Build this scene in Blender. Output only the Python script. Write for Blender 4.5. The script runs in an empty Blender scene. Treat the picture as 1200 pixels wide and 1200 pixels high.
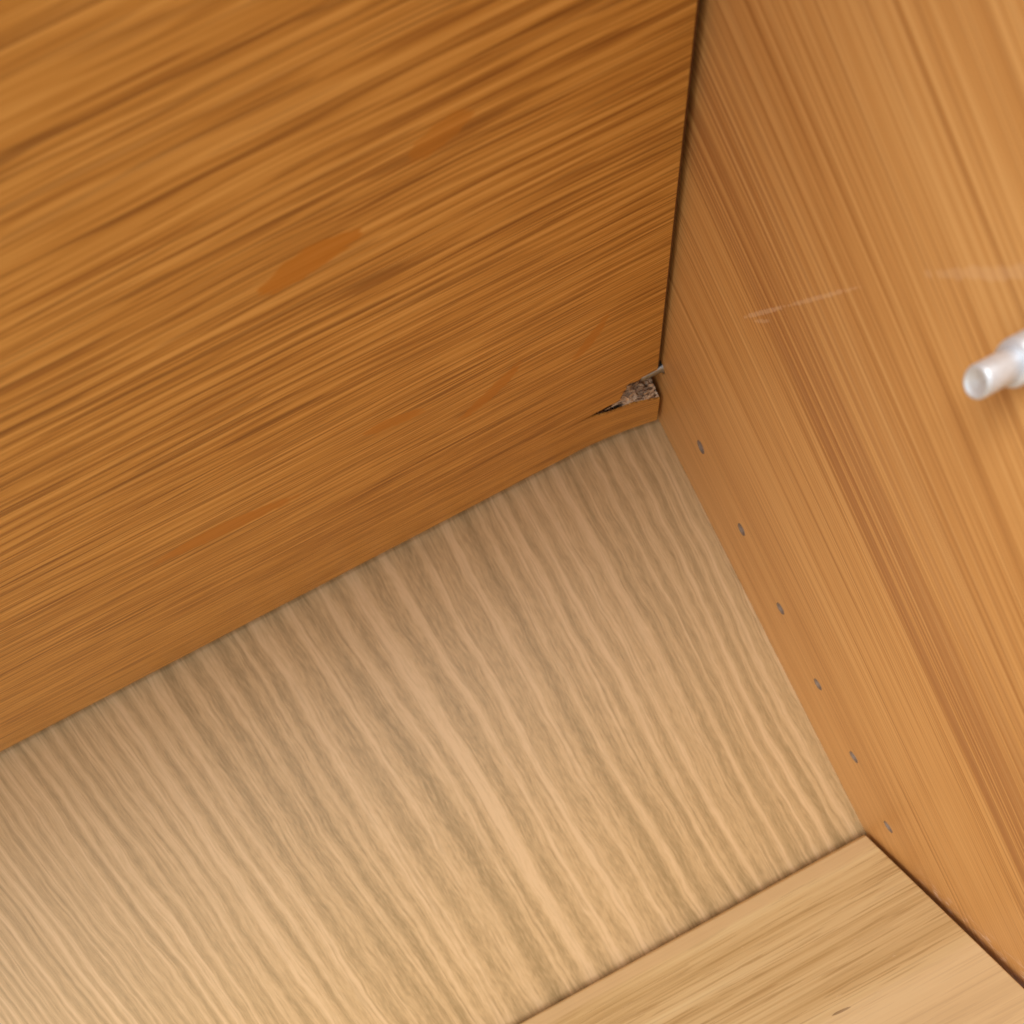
import bpy, bmesh, math, random
from mathutils import Matrix, Vector, noise

random.seed(7)
S = bpy.context.scene
COL = S.collection

# ------------------------------------------------------------------ camera
cam_d = bpy.data.cameras.new('camera')
cam = bpy.data.objects.new('camera', cam_d); COL.objects.link(cam)
S.camera = cam
cam_d.sensor_fit = 'HORIZONTAL'; cam_d.sensor_width = 36.0
cam_d.lens = 36.0 * 565.8228 / 1200.0
cam_d.shift_x = 0.5 - 783.0581 / 1200.0
cam_d.shift_y = 765.741 / 1200.0 - 0.5
cam_d.clip_start = 0.002; cam_d.clip_end = 50.0
_r = Vector((0.8819318614, -0.0750575585, -0.4653628205))
_d = Vector((-0.4708128274, -0.0919791842, -0.8774252739))
_f = Vector((0.0230537063, 0.9929280903, -0.1164574344))
cam.matrix_world = Matrix(((_r.x, -_d.x, -_f.x, -0.0475165),
                           (_r.y, -_d.y, -_f.y, -0.2141604),
                           (_r.z, -_d.z, -_f.z, -0.0385988),
                           (0, 0, 0, 1)))
cam_d.dof.use_dof = True
cam_d.dof.focus_distance = 0.122
cam_d.dof.aperture_fstop = 17.0
cam_d.dof.aperture_blades = 0

# ------------------------------------------------------------------ light
W = bpy.data.worlds.new('World'); S.world = W; W.use_nodes = True
bg = W.node_tree.nodes['Background']
bg.inputs['Color'].default_value = (0.97, 0.98, 1.0, 1); bg.inputs['Strength'].default_value = 0.98

def area(name, loc, target, size, power, color):
    l = bpy.data.lights.new(name, 'AREA'); l.shape = 'RECTANGLE'
    l.size, l.size_y = size; l.energy = power; l.color = color
    o = bpy.data.objects.new(name, l); COL.objects.link(o)
    o.location = loc
    o.rotation_euler = (Vector(target) - Vector(loc)).to_track_quat('-Z', 'Y').to_euler()
    return o
area('room_window_light', (-0.65, -1.25, 0.34), (-0.10, -0.05, -0.08), (0.8, 0.8), 17.0, (1.0, 0.97, 0.91))

S.view_settings.view_transform = 'Standard'; S.view_settings.look = 'None'
S.view_settings.exposure = 0.08; S.view_settings.gamma = 1.0
S.view_settings.use_curve_mapping = False
S.render.engine = 'CYCLES'
S.cycles.max_bounces = 6; S.cycles.diffuse_bounces = 5; S.cycles.glossy_bounces = 3
S.render.resolution_x = S.render.resolution_y = 1024

# ------------------------------------------------------------------ dimensions (metres)
ZU = 0.0291        # underside of the shelf above
ZL = -0.1804       # top of the shelf below
SX = 0.0007        # inner face of the side panel
YB = 0.0           # inner face of the back panel
XE = -0.0012       # right end of the shelf above
XL = -0.54         # how far the boards run to the left
YF = -0.255        # front edge of boards
PIN_Y, PIN_Z = -0.0396, 0.0299
HOLE_Z = 0.0320
FP_Y, FP_Z = -0.1662, -0.0348

# ------------------------------------------------------------------ node helpers
class NT:
    def __init__(s, name):
        s.m = bpy.data.materials.new(name); s.m.use_nodes = True
        s.t = s.m.node_tree; s.n = s.t.nodes; s.l = s.t.links
        s.bsdf = s.n['Principled BSDF']
    def put(s, sock, v):
        if isinstance(v, bpy.types.NodeSocket): s.l.new(v, sock)
        elif isinstance(v, (tuple, list)) and len(v) == 3 and sock.type == 'RGBA': sock.default_value = (*v, 1)
        else: sock.default_value = v
    def math(s, op, a, b=None, c=None, clamp=False):
        n = s.n.new('ShaderNodeMath'); n.operation = op; n.use_clamp = clamp
        for i, v in enumerate((a, b, c)):
            if v is not None: s.put(n.inputs[i], v)
        return n.outputs[0]
    def vec(s, a, b, c):
        n = s.n.new('ShaderNodeCombineXYZ')
        for i, v in enumerate((a, b, c)): s.put(n.inputs[i], v)
        return n.outputs[0]
    def coords_mm(s):
        tc = s.n.new('ShaderNodeTexCoord')
        vm = s.n.new('ShaderNodeVectorMath'); vm.operation = 'SCALE'; vm.inputs['Scale'].default_value = 1000.0
        s.l.new(tc.outputs['Object'], vm.inputs[0])
        sp = s.n.new('ShaderNodeSeparateXYZ'); s.l.new(vm.outputs[0], sp.inputs[0])
        return sp.outputs[0], sp.outputs[1], sp.outputs[2]
    def noise(s, v, scale=1.0, detail=2.0, rough=0.5, dist=0.0):
        n = s.n.new('ShaderNodeTexNoise'); n.noise_dimensions = '3D'
        s.l.new(v, n.inputs['Vector'])
        n.inputs['Scale'].default_value = scale; n.inputs['Detail'].default_value = detail
        n.inputs['Roughness'].default_value = rough; n.inputs['Distortion'].default_value = dist
        return n.outputs[0]
    def ramp(s, v, stops, interp='LINEAR'):
        n = s.n.new('ShaderNodeValToRGB'); n.color_ramp.interpolation = interp
        e = n.color_ramp.elements
        while len(e) < len(stops): e.new(0.5)
        for el, (p, c) in zip(e, stops):
            el.position = p
            el.color = (c, c, c, 1) if isinstance(c, (int, float)) else (*c, 1)
        s.l.new(v, n.inputs[0]); return n.outputs[0]
    def step(s, v, lo, hi):
        n = s.n.new('ShaderNodeMapRange'); n.interpolation_type = 'SMOOTHSTEP'
        s.put(n.inputs['Value'], v); n.inputs['From Min'].default_value = lo; n.inputs['From Max'].default_value = hi
        return n.outputs[0]
    def mix(s, fac, a, b, blend='MIX'):
        n = s.n.new('ShaderNodeMix'); n.data_type = 'RGBA'; n.blend_type = blend
        s.put(n.inputs[0], fac); s.put(n.inputs[6], a); s.put(n.inputs[7], b)
        return n.outputs[2]
    def bump(s, h, strength, dist):
        n = s.n.new('ShaderNodeBump'); n.inputs['Strength'].default_value = strength
        n.inputs['Distance'].default_value = dist; s.l.new(h, n.inputs['Height'])
        s.l.new(n.outputs[0], s.bsdf.inputs['Normal'])

def srgb(r, g, b):
    f = lambda c: (c / 255 / 12.92) if c / 255 <= 0.04045 else ((c / 255 + 0.055) / 1.055) ** 2.4
    return (f(r), f(g), f(b))

def wood(name, axes, light, mid, dark, pore, wave=(0.012, 0.05, 3.0), wave2=None, band=(0.004, 0.10, 0.6),
         streak=(0.004, 0.35, 0.5), fibre=(0.02, 1.6, 0.25), dash=(0.03, 0.9, 0.55, 0.68, 0.7), rough=0.42, extra=None,
         spec=0.35, seed=0.0, bump=0.0, warp=None, stripe=None, stops=(0.10, 0.48, 0.86), micro=None):
    """laminate / veneer grain: a runs along the grain, b across it, in millimetres"""
    t = NT(name)
    xyz = t.coords_mm()
    a, b, c = (xyz[i] for i in axes)
    a = t.math('ADD', a, seed)
    w = t.noise(t.vec(t.math('MULTIPLY', a, wave[0]), t.math('MULTIPLY', b, wave[1]), seed), 1, 1.5, 0.5)
    bw = t.math('MULTIPLY_ADD', t.math('SUBTRACT', w, 0.5), wave[2], b)
    if wave2:
        w2 = t.noise(t.vec(t.math('MULTIPLY', a, wave2[0]), t.math('MULTIPLY', b, wave2[1]), seed + 2.0), 1, 1.0, 0.5)
        bw = t.math('MULTIPLY_ADD', t.math('SUBTRACT', w2, 0.5), wave2[2], bw)
    if warp:                                   # grain that tightens away from the middle of the board
        d = t.math('SUBTRACT', bw, warp[0])
        bw = t.math('MULTIPLY_ADD', t.math('MULTIPLY', t.math('MULTIPLY', d, d), d), warp[1], bw)
    def g(sc, det, z, rg=0.55):
        return t.noise(t.vec(t.math('MULTIPLY', a, sc[0]), t.math('MULTIPLY', bw, sc[1]), z + seed * 0.37), 1, det, rg)
    nb = g(band, 1.0, 1.3)
    ns = g(streak, 2.5, 5.1, 0.6)
    nf = g(fibre, 2.0, 9.7, 0.6)
    nd = g(dash, 1.0, 14.2, 0.5)
    v = t.math('MULTIPLY_ADD', t.math('SUBTRACT', nb, 0.5), 2 * band[2], 0.5)
    v = t.math('MULTIPLY_ADD', t.math('SUBTRACT', ns, 0.5), 2 * streak[2], v)
    v = t.math('MULTIPLY_ADD', t.math('SUBTRACT', nf, 0.5), 2 * fibre[2], v)
    if micro:                                  # crisp short pore lines
        v = t.math('MULTIPLY_ADD', t.math('SUBTRACT', t.step(g(micro, 1.0, 21.7, 0.5), 0.40, 0.56), 0.6), micro[2], v)
    if stripe:                                 # evenly spaced figure: period, phase wander, gain
        ph = t.math('MULTIPLY_ADD', nb, stripe[1], t.math('MULTIPLY', bw, 2 * math.pi / stripe[0]))
        sn = t.math('MULTIPLY', t.math('SINE', ph), t.step(ns, 0.25, 0.65))
        v = t.math('MULTIPLY_ADD', sn, stripe[2], v)
    col = t.ramp(v, list(zip(stops, (dark, mid, light))))
    pm = t.math('MULTIPLY', t.step(nd, dash[2], dash[3]), t.math('MULTIPLY', t.math('MULTIPLY_ADD', t.step(ns, 0.66, 0.40), 0.7, 0.3), dash[4]))
    col = t.mix(pm, col, pore)
    rgh = rough
    if extra: col, rgh = extra(t, xyz, col, rough)
    t.put(t.bsdf.inputs['Base Color'], col)
    t.put(t.bsdf.inputs['Roughness'], rgh)
    t.bsdf.inputs['Specular IOR Level'].default_value = spec
    if bump: t.bump(nf, bump, 0.0002)
    return t.m

def segment_mask(t, u, v, p0, p1, wid, n, curve=0.0, rag=0.5):
    """ragged tapered stroke from p0 to p1 (mm) in the plane u,v"""
    cx, cy = (p0[0] + p1[0]) / 2, (p0[1] + p1[1]) / 2
    L = math.hypot(p1[0] - p0[0], p1[1] - p0[1]) / 2
    dx, dy = (p1[0] - p0[0]) / (2 * L), (p1[1] - p0[1]) / (2 * L)
    du, dv = t.math('SUBTRACT', u, cx), t.math('SUBTRACT', v, cy)
    s = t.math('ADD', t.math('MULTIPLY', du, dx / L), t.math('MULTIPLY', dv, dy / L))
    q = t.math('ADD', t.math('MULTIPLY', du, -dy / wid), t.math('MULTIPLY', dv, dx / wid))
    s2 = t.math('MULTIPLY', s, s)
    q = t.math('MULTIPLY_ADD', s2, -curve, q)
    k = t.math('ADD', s2, t.math('MULTIPLY', q, q))
    k = t.math('MULTIPLY_ADD', t.math('SUBTRACT', n, 0.5), rag * 2, k)
    return t.step(k, 1.0, 0.62)

# ------------------------------------------------------------------ materials
def shelf_extra(t, xyz, col, rough):
    x, y, z = xyz
    n = t.noise(t.vec(t.math('MULTIPLY', x, 0.22), t.math('MULTIPLY', y, 0.9), 3.1), 1, 2, 0.6)
    fl = [((-75, -132.5), (-56, -134.6), 2.0, 0.3, .8), ((-46, -140), (-35, -142.5), 1.6, 0.2, .5),
          ((-65, -70.5), (-42, -83), 2.2, -0.5, .7), ((-30, -70.5), (-17, -85), 1.9, -0.4, .6),
          ((-152, -79), (-110, -76.5), 3.0, 0.5, .75), ((-86, -87), (-69, -84.5), 2.2, 0.2, .65)]
    for p0, p1, w, cv, amt in fl:
        m = segment_mask(t, x, y, p0, p1, w, n, cv, 0.7)
        col = t.mix(t.math('MULTIPLY', m, amt), col, srgb(190, 122, 34))
    return col, rough

shelf_mat = wood('shelf_laminate', (0, 1, 2), srgb(218, 166, 90), srgb(198, 144, 68), srgb(162, 110, 48), srgb(124, 78, 30),
                 wave=(0.005, 0.015, 6.0), wave2=(0.025, 0.08, 0.7), band=(0.004, 0.05, 0.12), streak=(0.006, 1.0, 0.36), fibre=(0.020, 2.8, 0.46),
                 dash=(0.030, 1.9, 0.56, 0.61, 0.62), extra=shelf_extra, seed=3.0, micro=(0.045, 2.2, 0.26), stripe=(2.0, 16.0, 0.14), stops=(0.18, 0.48, 0.80))

def side_extra(t, xyz, col, rough):
    x, y, z = xyz
    # one darker figure band running up the board, sharp on its back side
    st = t.noise(t.vec(7.0, t.math('MULTIPLY', y, 1.3), t.math('MULTIPLY', z, 0.005)), 1, 2, 0.6)
    wv = t.noise(t.vec(2.0, t.math('MULTIPLY', y, 0.02), t.math('MULTIPLY', z, 0.012)), 1, 1, 0.5)
    d = t.math('SUBTRACT', -116.5, t.math('MULTIPLY_ADD', t.math('SUBTRACT', wv, 0.5), 6.0, y))
    m = t.math('MULTIPLY', t.step(d, -2.0, 3.0), t.step(d, 38.0, 4.0))
    m = t.math('MULTIPLY', m, t.math('MULTIPLY_ADD', t.step(st, 0.42, 0.58), 0.85, 0.08))
    col = t.mix(t.math('MULTIPLY', m, 0.70), col, srgb(146, 90, 48))
    # pale rub marks left by an old shelf
    n = t.noise(t.vec(3.0, t.math('MULTIPLY', y, 0.9), t.math('MULTIPLY', z, 0.9)), 1, 2, 0.7)
    for p0, p1, w, amt in [((-110, 3.5), (-128, -5.5), 0.45, .24), ((-127, -5.0), (-146, -14.5), 0.35, .18),
                           ((-114, 0.3), (-120, -3.3), 0.35, .2), ((-157, -20.5), (-172, -31), 0.7, .12)]:
        mk = segment_mask(t, y, z, p0, p1, w, n, 0, 1.6)
        col = t.mix(t.math('MULTIPLY', mk, amt), col, srgb(236, 208, 180))
    # whitish dust along the lower shelf
    n2 = t.noise(t.vec(3.0, t.math('MULTIPLY', y, 0.20), t.math('MULTIPLY', z, 0.8)), 1, 3, 0.65)
    dm = t.math('MULTIPLY', t.step(n2, 0.50, 0.70), t.step(z, -170.0, -179.0))
    dm = t.math('MULTIPLY', dm, t.step(y, -40.0, -58.0))
    col = t.mix(t.math('MULTIPLY', dm, 0.7), col, srgb(238, 216, 200))
    return col, rough

side_mat = wood('side_laminate', (2, 1, 0), srgb(216, 168, 106), srgb(202, 150, 88), srgb(178, 124, 66), srgb(150, 96, 46),
                wave=(0.004, 0.02, 6.0), band=(0.0015, 0.05, 0.26), streak=(0.003, 0.7, 0.28), fibre=(0.008, 2.8, 0.58),
                dash=(0.012, 1.8, 0.56, 0.62, 0.50), rough=0.38, micro=(0.020, 2.2, 0.22), extra=side_extra, seed=11.0, spec=0.45)

back_mat = wood('back_laminate', (2, 0, 1), srgb(206, 177, 137), srgb(189, 160, 118), srgb(153, 129, 90), srgb(132, 109, 72),
                wave=(0.008, 0.02, 10.0), wave2=(0.06, 0.12, 2.4), band=(0.0025, 0.05, 0.30), streak=(0.006, 0.42, 0.42), fibre=(0.20, 1.1, 0.34),
                dash=(0.05, 0.75, 0.53, 0.62, 0.24), rough=0.5, seed=23.0, micro=(0.09, 1.0, 0.10), warp=(-150.0, 2.6e-5), stripe=(15.5, 7.0, 0.27))

def low_extra(t, xyz, col, rough):
    x, y, z = xyz
    n = t.noise(t.vec(t.math('MULTIPLY', x, 0.35), t.math('MULTIPLY', y, 1.4), 4.0), 1, 3, 0.6)
    col = t.mix(t.math('MULTIPLY', t.step(n, 0.66, 0.74), 0.6), col, srgb(240, 222, 196))
    mk = segment_mask(t, x, y, (-52.5, -77.5), (-45.5, -78.0), 0.5, n, 0, 0.5)
    col = t.mix(t.math('MULTIPLY', mk, .8), col, srgb(96, 60, 30))
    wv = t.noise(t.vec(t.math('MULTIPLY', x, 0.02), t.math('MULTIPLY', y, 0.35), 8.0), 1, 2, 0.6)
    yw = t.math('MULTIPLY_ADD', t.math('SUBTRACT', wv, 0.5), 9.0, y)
    # plain pinkish strip at the back, lit zone painted paler towards the front
    col = t.mix(t.math('MULTIPLY', t.step(yw, -19.0, -14.5), 0.8), col, srgb(228, 204, 162))
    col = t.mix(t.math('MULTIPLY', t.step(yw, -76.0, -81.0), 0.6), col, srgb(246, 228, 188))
    return col, rough

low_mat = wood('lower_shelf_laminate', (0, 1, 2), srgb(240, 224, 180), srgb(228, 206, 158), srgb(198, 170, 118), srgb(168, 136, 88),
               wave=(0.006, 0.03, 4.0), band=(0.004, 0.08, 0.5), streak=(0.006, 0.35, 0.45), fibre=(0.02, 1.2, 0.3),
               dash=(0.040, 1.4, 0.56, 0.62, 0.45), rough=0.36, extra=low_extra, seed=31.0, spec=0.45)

def chipboard():
    t = NT('chipboard')
    x, y, z = t.coords_mm()
    n = t.n.new('ShaderNodeTexVoronoi'); n.inputs['Scale'].default_value = 1.0; n.inputs['Randomness'].default_value = 1
    t.l.new(t.vec(t.math('MULTIPLY', x, 0.55), t.math('MULTIPLY', y, 0.8), t.math('MULTIPLY', z, 1.0)), n.inputs['Vector'])
    sp = t.n.new('ShaderNodeSeparateColor'); t.l.new(n.outputs['Color'], sp.inputs[0])
    nn = t.noise(t.vec(x, t.math('MULTIPLY', y, 2.0), t.math('MULTIPLY', z, 2.0)), 0.6, 4, 0.6)
    v = t.math('MULTIPLY_ADD', nn, 0.6, t.math('MULTIPLY', sp.outputs[0], 0.5))
    col = t.ramp(v, [(0.28, srgb(96, 72, 54)), (0.46, srgb(188, 162, 138)), (0.72, srgb(220, 200, 178)), (0.95, srgb(226, 178, 118))])
    t.put(t.bsdf.inputs['Base Color'], col); t.bsdf.inputs['Roughness'].default_value = 0.9
    t.bsdf.inputs['Specular IOR Level'].default_value = 0.1
    t.bump(v, 0.6, 0.0004); return t.m
chip_mat = chipboard()

def metal(name, col, rough, met=1.0, scale=0.6):
    t = NT(name); x, y, z = t.coords_mm()
    n = t.noise(t.vec(x, y, z), scale, 4, 0.6)
    t.put(t.bsdf.inputs['Base Color'], t.ramp(n, [(0.3, tuple(c * 0.8 for c in col)), (0.7, col)]))
    t.bsdf.inputs['Metallic'].default_value = met
    t.put(t.bsdf.inputs['Roughness'], t.math('MULTIPLY_ADD', n, 0.2, rough))
    return t.m
zinc = metal('bright_zinc', (0.74, 0.80, 0.88), 0.36, 0.5)
steel = metal('pin_steel', (0.30, 0.28, 0.27), 0.28)
dull_steel = metal('dull_steel', (0.25, 0.175, 0.125), 0.6, 0.0)

# ------------------------------------------------------------------ mesh helpers
def link(name, me, mats, parent=None):
    o = bpy.data.objects.new(name, me); COL.objects.link(o)
    for m in (mats if isinstance(mats, (list, tuple)) else [mats]): me.materials.append(m)
    if parent is not None:
        o.parent = parent
        p = parent; off = Vector((0, 0, 0))
        while p is not None: off += p.location; p = p.parent
        o.location = -off
    return o
def from_bm(name, bm, mats, parent=None, smooth=False):
    bmesh.ops.recalc_face_normals(bm, faces=bm.faces)
    me = bpy.data.meshes.new(name); bm.to_mesh(me); bm.free()
    if smooth:
        for p in me.polygons: p.use_smooth = True
    return link(name, me, mats, parent)
def thing(name, loc, label, cat, group=None):
    e = bpy.data.objects.new(name, None); COL.objects.link(e); e.location = loc
    e.empty_display_size = 0.02
    e['label'] = label; e['category'] = cat
    if group: e['group'] = group
    return e
def box(bm, x0, x1, y0, y1, z0, z1):
    vs = [bm.verts.new((x, y, z)) for x in (x0, x1) for y in (y0, y1) for z in (z0, z1)]
    for f in ((0, 1, 3, 2), (4, 6, 7, 5), (0, 4, 5, 1), (2, 3, 7, 6), (0, 2, 6, 4), (1, 5, 7, 3)):
        bm.faces.new([vs[i] for i in f])
    return vs
def lathe_x(bm, prof, cy, cz, seg=40):
    """revolve (x, r) profile about the x axis through cy, cz; r=0 ends close"""
    rings = []
    for x, r in prof:
        if r < 1e-7: rings.append([bm.verts.new((x, cy, cz))])
        else: rings.append([bm.verts.new((x, cy + r * math.cos(2 * math.pi * k / seg), cz + r * math.sin(2 * math.pi * k / seg))) for k in range(seg)])
    for A, B in zip(rings, rings[1:]):
        for k in range(seg):
            j = (k + 1) % seg
            if len(A) == 1: bm.faces.new((A[0], B[k], B[j]))
            elif len(B) == 1: bm.faces.new((A[k], A[j], B[0]))
            else: bm.faces.new((A[k], A[j], B[j], B[k]))

# ------------------------------------------------------------------ cabinet carcass
cab = thing('cabinet', (-0.25, -0.1, -0.30), 'orange-brown laminate cabinet interior with pale oak back panel and drilled side panel', 'cabinet')

HOLE_R = 0.0025
holes = [(PIN_Y, PIN_Z)] + [(PIN_Y, HOLE_Z - 0.032 * i) for i in range(1, 8)]
front_hole = (FP_Y, FP_Z)
Z0, Z1 = -0.30, 0.25
YS0, YS1 = -0.265, 0.012
bm = bmesh.new()
SEG = 32; H = 0.005
def side_quad(ya, yb, za, zb):
    bm.faces.new([bm.verts.new((SX, y, z)) for y, z in ((ya, za), (yb, za), (yb, zb), (ya, zb))])
def ring_cell(cy, cz, r, depth):
    n = SEG // 4; sq = []
    for s in range(4):
        for k in range(n):
            u = -1 + 2 * k / n
            sq.append({0: (1, u), 1: (-u, 1), 2: (-1, -u), 3: (u, -1)}[s])
    out = [bm.verts.new((SX, cy + a * H, cz + b * H)) for a, b in sq]
    def circ(x, rr): return [bm.verts.new((x, cy + rr * math.cos(math.atan2(b, a)), cz + rr * math.sin(math.atan2(b, a)))) for a, b in sq]
    c0 = circ(SX, r + 0.00012); c1 = circ(SX + 0.00012, r); c2 = circ(SX + depth, r)
    for A, B in ((out, c0), (c0, c1), (c1, c2)):
        for k in range(SEG): bm.faces.new((A[k], A[(k + 1) % SEG], B[(k + 1) % SEG], B[k]))
    bm.faces.new(c2)
def column(cy, czs):
    z = Z0
    for cz in sorted(czs):
        side_quad(cy - H, cy + H, z, cz - H); ring_cell(cy, cz, HOLE_R, 0.011); z = cz + H
    side_quad(cy - H, cy + H, z, Z1)
side_quad(YS0, FP_Y - H, Z0, Z1); column(FP_Y, [FP_Z])
side_quad(FP_Y + H, PIN_Y - H, Z0, Z1); column(PIN_Y, [z for y, z in holes])
side_quad(PIN_Y + H, YS1, Z0, Z1)
XT = SX + 0.018
for q in ([(SX, YS0, Z0), (XT, YS0, Z0), (XT, YS0, Z1), (SX, YS0, Z1)], [(XT, YS0, Z0), (XT, YS1, Z0), (XT, YS1, Z1), (XT, YS0, Z1)],
          [(SX, YS1, Z0), (XT, YS1, Z0), (XT, YS1, Z1), (SX, YS1, Z1)], [(SX, YS0, Z0), (XT, YS0, Z0), (XT, YS1, Z0), (SX, YS1, Z0)],
          [(SX, YS0, Z1), (XT, YS0, Z1), (XT, YS1, Z1), (SX, YS1, Z1)]):
    bm.faces.new([bm.verts.new(p) for p in q])
side = from_bm('side_panel', bm, side_mat, cab)
# grey sleeves in the open pin holes below the shelf
sleeve_me = None
for y, z in holes[1:]:
    bm = bmesh.new()
    lathe_x(bm, [(SX + 0.0002, HOLE_R + 0.00005), (SX - 0.00012, HOLE_R - 0.00002), (SX - 0.00012, HOLE_R - 0.0003), (SX + 0.0002, HOLE_R - 0.0005), (SX + 0.0080, HOLE_R - 0.0005), (SX + 0.0081, 0)], y, z, 24)
    from_bm('hole_sleeve', bm, dull_steel, side, True)

bm = bmesh.new(); box(bm, XL, SX - 0.00005, YB, YB + 0.006, Z0, Z1)
from_bm('back_panel', bm, back_mat, cab)

# ------------------------------------------------------------------ broken shelf above
TH = 0.022; VEN = 0.0006; CAV = 0.0105
shelf = thing('shelf', (-0.25, -0.11, ZU), 'orange-brown shelf seen from below, its back right corner split open showing chipboard', 'shelf', None)
mm = 0.001
crack = [(-1.2, -41.2), (-4.0, -41.0), (-7.5, -40.3), (-9.5, -39.9), (-11.2, -40.9), (-13.5, -40.9), (-13.1, -39.0), (-14.0, -37.4), (-14.6, -36.9),
         (-15.8, -33.9), (-15.9, -32.3), (-18.5, -31.9), (-22.5, -32.1), (-25.5, -31.9), (-28.8, -31.6)]
def jag(pts, amp, sub=5, sd=0.0):
    out = []
    for (x0, y0), (x1, y1) in zip(pts, pts[1:]):
        for k in range(sub):
            t = k / sub
            x, y = x0 + (x1 - x0) * t, y0 + (y1 - y0) * t
            if out: x += amp * 0.5 * noise.noise((x * 2.1, y * 2.1, sd)); y += amp * noise.noise((x * 2.1, y * 2.1, sd + 9))
            out.append((x, y))
    out.append(pts[-1]); return out
LIPX = -36.0
crackj = jag(crack, 1.0)
seam = [(-31.0, -31.55), (LIPX, -31.5)]
outline = [(x * mm, y * mm) for x, y in [(XL * 1000, YF * 1000), (XE * 1000, YF * 1000)] + crackj + seam + [(LIPX, -4.8), (XL * 1000, -4.8)]]
notch = [(x * mm, y * mm) for x, y in crackj + seam + [(LIPX, -4.8)]]

def prism(bm, pts, z0, z1, top=True, bot=True):
    A = [bm.verts.new((x, y, z0)) for x, y in pts]; B = [bm.verts.new((x, y, z1)) for x, y in pts]
    fs = []
    if bot: fs.append(bm.faces.new(A))
    if top: fs.append(bm.faces.new(B))
    for i in range(len(pts)):
        j = (i + 1) % len(pts); bm.faces.new((A[i], A[j], B[j], B[i]))
    bmesh.ops.triangulate(bm, faces=fs)
bm = bmesh.new(); prism(bm, outline, ZU + VEN, ZU + CAV, top=False)
full = [(XL, YF), (XE, YF), (XE, -0.0048), (XL, -0.0048)]
prism(bm, full, ZU + CAV, ZU + TH - VEN)
from_bm('chipboard_core', bm, chip_mat, shelf)
bm = bmesh.new(); prism(bm, outline, ZU, ZU + VEN, top=False)
from_bm('underside_veneer', bm, shelf_mat, shelf)
bm = bmesh.new(); box(bm, XL, XE, YF, -0.0048, ZU + TH - VEN, ZU + TH)
from_bm('top_veneer', bm, shelf_mat, shelf)

gap_shade_mat = wood('gap_shade_strip', (1, 2, 0), srgb(104, 66, 34), srgb(88, 54, 28), srgb(70, 42, 22), srgb(60, 34, 18))  # dark strip added on the shelf end to deepen the shade in the gap
bm = bmesh.new(); box(bm, XE + 0.00005, XE + 0.00045, YF, -0.0417, ZU + 0.0001, ZU + TH)
from_bm('gap_shade_strip', bm, gap_shade_mat, shelf)
bm = bmesh.new(); box(bm, XE + 0.00005, XE + 0.00045, -0.0417, -0.0048, ZU + CAV + 0.0002, ZU + TH)
from_bm('gap_shade_strip', bm, gap_shade_mat, shelf)

# the split-off lip that sags at the corner
SAG = 3.5
def sag(x):
    u = max(0.0, (x - LIPX) / (XE * 1000 - LIPX)); return SAG * u ** 1.7
lipfront = [(LIPX, -31.5), (-31, -31.55), (-28.8, -31.4), (-25.5, -30.0), (-22.3, -28.9), (-19, -28.4), (-15.4, -28.6), (-12.6, -28.9), (-9.5, -28.0), (-6.6, -27.3), (-3.5, -26.4), (-1.2, -25.6)]
def lerp(pts, x):
    for (x0, y0), (x1, y1) in zip(pts, pts[1:]):
        if x <= x1: return y0 + (y1 - y0) * (x - x0) / (x1 - x0)
    return pts[-1][1]
NX, NY, NZ = 110, 8, 22
xs = [LIPX + (XE * 1000 - LIPX) * i / NX for i in range(NX + 1)]
LH = 7.2
bmv = bmesh.new(); bmc = bmesh.new()
gv, gc = [], []
for x in xs:
    yf = lerp(lipfront, x)
    if x > -28: yf += 0.35 * noise.noise((x * 1.3, 0, 3)) + 0.2 * noise.noise((x * 4, 0, 8))
    s = sag(x); zb = ZU * 1000 - s
    row = [bmv.verts.new((x * mm, (yf + (-4.8 - yf) * j / NY) * mm, zb * mm)) for j in range(NY + 1)]
    gv.append([bmv.verts.new((x * mm, yf * mm, (zb + VEN * 1000) * mm))] + row)
    col = []
    open_ = min(1.0, max(0.0, (x + 29.0) / 9.0))
    for k in range(NZ + 1):
        h = VEN * 1000 + (LH - VEN * 1000) * k / NZ
        hh = k / NZ
        y = yf + 0.15 + open_ * ((-1.8 * hh if x > -15.5 else 9.0 + 2.5 * hh) + 1.7 * hh * noise.noise((x * 0.35, h * 0.5, 1.0)) + 1.5 * min(1, 3 * hh + .2) * noise.noise((x * 0.7, h * 1.1, 4.0)) + 0.35 * noise.noise((x * 2.6, h * 3.4, 7.0)))
        zz = zb + h * (1 if k < NZ else 1 + 0.1 * noise.noise((x, 0, 2)))
        col.append(bmc.verts.new((x * mm, y * mm, zz * mm)))
    col.append(bmc.verts.new((x * mm, -4.8 * mm, (zb + LH) * mm)))
    col.append(bmc.verts.new((x * mm, -4.8 * mm, (zb + VEN * 1000) * mm)))
    gc.append(col)
for g, b_ in ((gv, bmv), (gc, bmc)):
    for A, B in zip(g, g[1:]):
        for j in range(len(A) - 1): b_.faces.new((A[j], A[j + 1], B[j + 1], B[j]))
f = bmc.faces.new(gc[-1]); bmesh.ops.triangulate(bmc, faces=[f])
lip = from_bm('broken_lip', bmc, chip_mat, shelf)
lip['label'] = 'split strip of chipboard sagging at the corner'
from_bm('veneer_skin', bmv, shelf_mat, lip)
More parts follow.
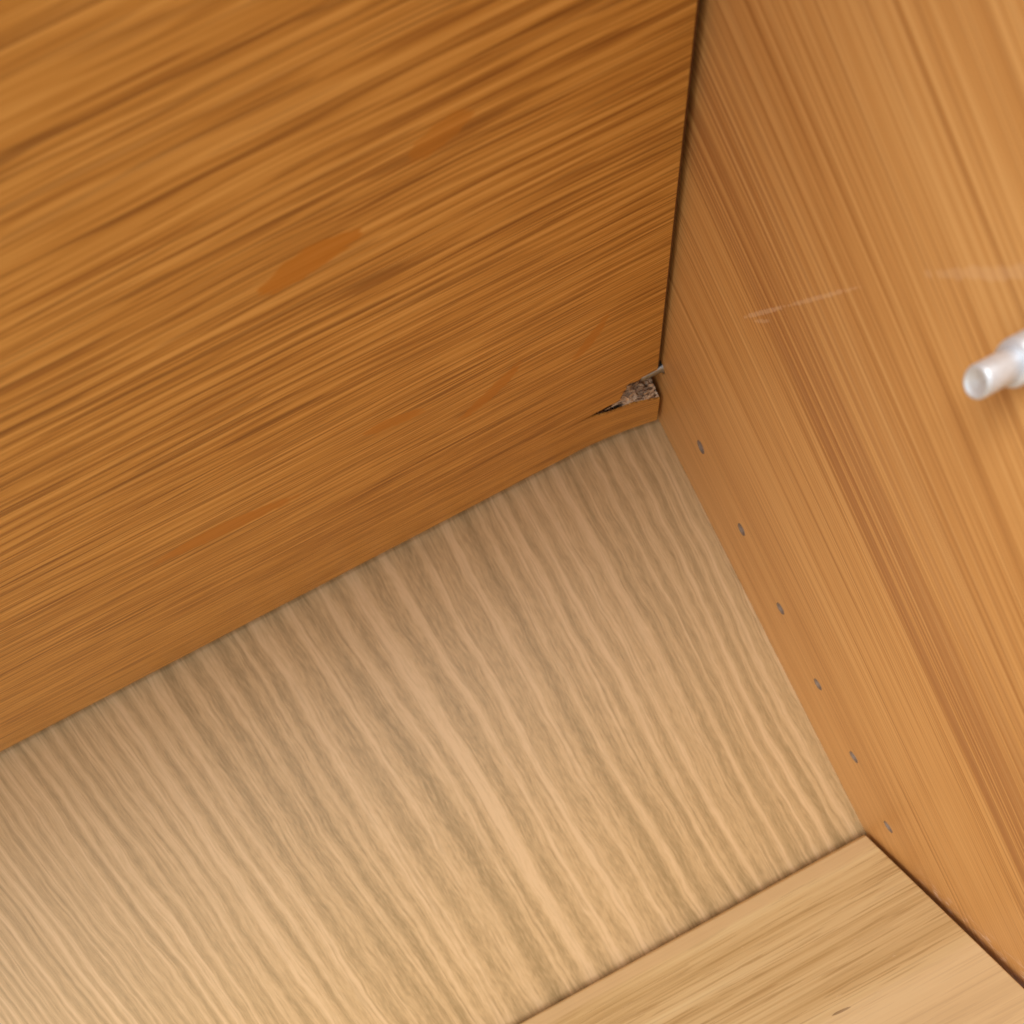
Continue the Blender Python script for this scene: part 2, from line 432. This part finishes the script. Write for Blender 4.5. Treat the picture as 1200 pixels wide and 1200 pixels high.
# veneer and glue edge at the right end of the lip
bm = bmesh.new(); xe = XE + 0.00015; zb = ZU - SAG * mm
vs = [bm.verts.new(p) for p in ((xe, -0.0256, zb), (xe, -0.0048, zb), (xe, -0.0048, zb + LH * mm), (xe, -0.0250, zb + VEN), )]
bm.faces.new(vs); from_bm('end_edging', bm, shelf_mat, lip)

# torn chips lying in the split (too many to pick apart)
bm = bmesh.new()
for i in range(60):
    x = random.uniform(-14.5, -4.8); hh = random.uniform(0.16, 0.95)
    yf = lerp(lipfront, x); zb = ZU * 1000 - sag(x)
    c = Vector((x, yf - 1.8 * hh + random.uniform(-0.5, 0.2), zb + LH * hh)) * mm
    L, w_, t_ = random.uniform(1.0, 3.2) * mm, random.uniform(0.4, 1.0) * mm, random.uniform(0.12, 0.3) * mm
    M = Matrix.Translation(c) @ Matrix.Rotation(random.uniform(-0.7, 0.9), 4, 'Y') @ Matrix.Rotation(random.uniform(-0.5, 0.5), 4, 'Z') @ Matrix.Rotation(random.uniform(-1.4, 1.4), 4, 'X')
    vs = box(bm, -L / 2, L / 2, -w_ / 2, w_ / 2, -t_ / 2, t_ / 2)
    for v in vs:
        v.co = M @ (v.co + Vector((random.uniform(-.3, .3) * L * .5, random.uniform(-.3, .3) * w_, 0)))
chips = from_bm('wood_chips', bm, chip_mat, shelf); chips['kind'] = 'stuff'
# longer splinters bridging the thin end of the crack
for x0, x1, yy, dz in ((-22, -15.5, -30.0, 0.75), (-19.5, -13.5, -31.2, 0.9), (-14.5, -10.5, -35.5, 2.6)):
    bm = bmesh.new(); n = 10; A = []
    for k in range(n + 1):
        t = k / n; x = x0 + (x1 - x0) * t; r = 0.28 * math.sin(math.pi * (0.08 + 0.87 * t)) + 0.02
        z = ZU * 1000 - sag(x) * 0.6 + dz + 0.12 * noise.noise((x, dz * 9, 0)); y = yy + 0.5 * noise.noise((x * .4, dz * 5, 3))
        A.append([bm.verts.new(Vector((x, y + r * a, z + r * b * .6)) * mm) for a, b in ((1, 0), (0, 1), (-1, 0), (0, -1))])
    for P, Q in zip(A, A[1:]):
        for k in range(4): bm.faces.new((P[k], P[(k + 1) % 4], Q[(k + 1) % 4], Q[k]))
    bm.faces.new(A[0]); bm.faces.new(A[-1])
    from_bm('splinter', bm, chip_mat, shelf)

# ------------------------------------------------------------------ shelf below
low = thing('shelf', (-0.25, -0.12, ZL - 0.016), 'pale oak shelf below with rounded back edge, its top in view', 'shelf')
XR = SX - 0.0022; RB = 0.0050; YBK = -0.0034; TL = 0.016
prof = [(YF, ZL - TL), (YF, ZL - 0.001), (YF + 0.001, ZL)]
prof += [(YBK - RB + RB * math.sin(a), ZL - RB + RB * math.cos(a)) for a in [math.pi / 2 * k / 12 for k in range(13)]]
prof += [(YBK, ZL - TL)]
bm = bmesh.new()
NXS = 2
A = [bm.verts.new((XL, y, z)) for y, z in prof]; C = [bm.verts.new((XR - 0.0003, y, z)) for y, z in prof]
cy_, cz_ = sum(p[0] for p in prof) / len(prof), ZL - TL / 2
B = [bm.verts.new((XR, y + (0.0003 if y < -0.1 else -0.0003), z + (-0.0003 if z > ZL - 0.012 else 0.0003))) for y, z in prof]
for P, Q in ((A, C), (C, B)):
    for i in range(len(prof)):
        j = (i + 1) % len(prof); bm.faces.new((P[i], P[j], Q[j], Q[i]))
fs = [bm.faces.new(A), bm.faces.new(B)]; bmesh.ops.triangulate(bm, faces=fs)
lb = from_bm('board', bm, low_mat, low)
for p in lb.data.polygons:
    p.use_smooth = abs(p.normal.x) < 0.1 and p.normal.y > 0.02 and p.normal.z > 0.02
# ------------------------------------------------------------------ shelf pins
pin = thing('shelf_pin', (SX, PIN_Y, PIN_Z), 'dull steel pin exposed in the split shelf corner', 'shelf pin', 'shelf pins')
bm = bmesh.new(); r = 0.00150
lathe_x(bm, [(SX + 0.006, 0), (SX + 0.006, 0.0022), (SX + 0.0001, 0.0022), (SX - 0.0003, r + 0.0003), (SX - 0.0006, r), (-0.0070, r), (-0.0076, r - 0.0004), (-0.0078, 0)], PIN_Y, PIN_Z)
from_bm('shank', bm, steel, pin, True)
pin2 = thing('shelf_pin', (SX, FP_Y, FP_Z), 'bright silver pin sticking out of the bare side panel', 'shelf pin', 'shelf pins')
bm = bmesh.new(); r = 0.00170
lathe_x(bm, [(-0.0002, 0), (-0.0002, r), (-0.0065, r), (-0.00668, r - 0.0001), (-0.00675, r - 0.0003), (-0.00655, r - 0.00065), (-0.0063, 0)], FP_Y, FP_Z, 48)
sh = from_bm('shank', bm, zinc, pin2, False)
for p in sh.data.polygons: p.use_smooth = abs(p.normal.x) < 0.2
bm = bmesh.new()
lathe_x(bm, [(SX + 0.009, 0), (SX + 0.009, 0.0024), (SX - 0.0001, 0.0024), (SX - 0.0002, 0.0024), (-0.0024, 0.0024), (-0.0027, 0.0022), (-0.0029, r - 0.0001), (-0.0029, 0)], FP_Y, FP_Z, 48)
cl = from_bm('collar', bm, zinc, pin2, False)
for p in cl.data.polygons: p.use_smooth = abs(p.normal.x) < 0.5
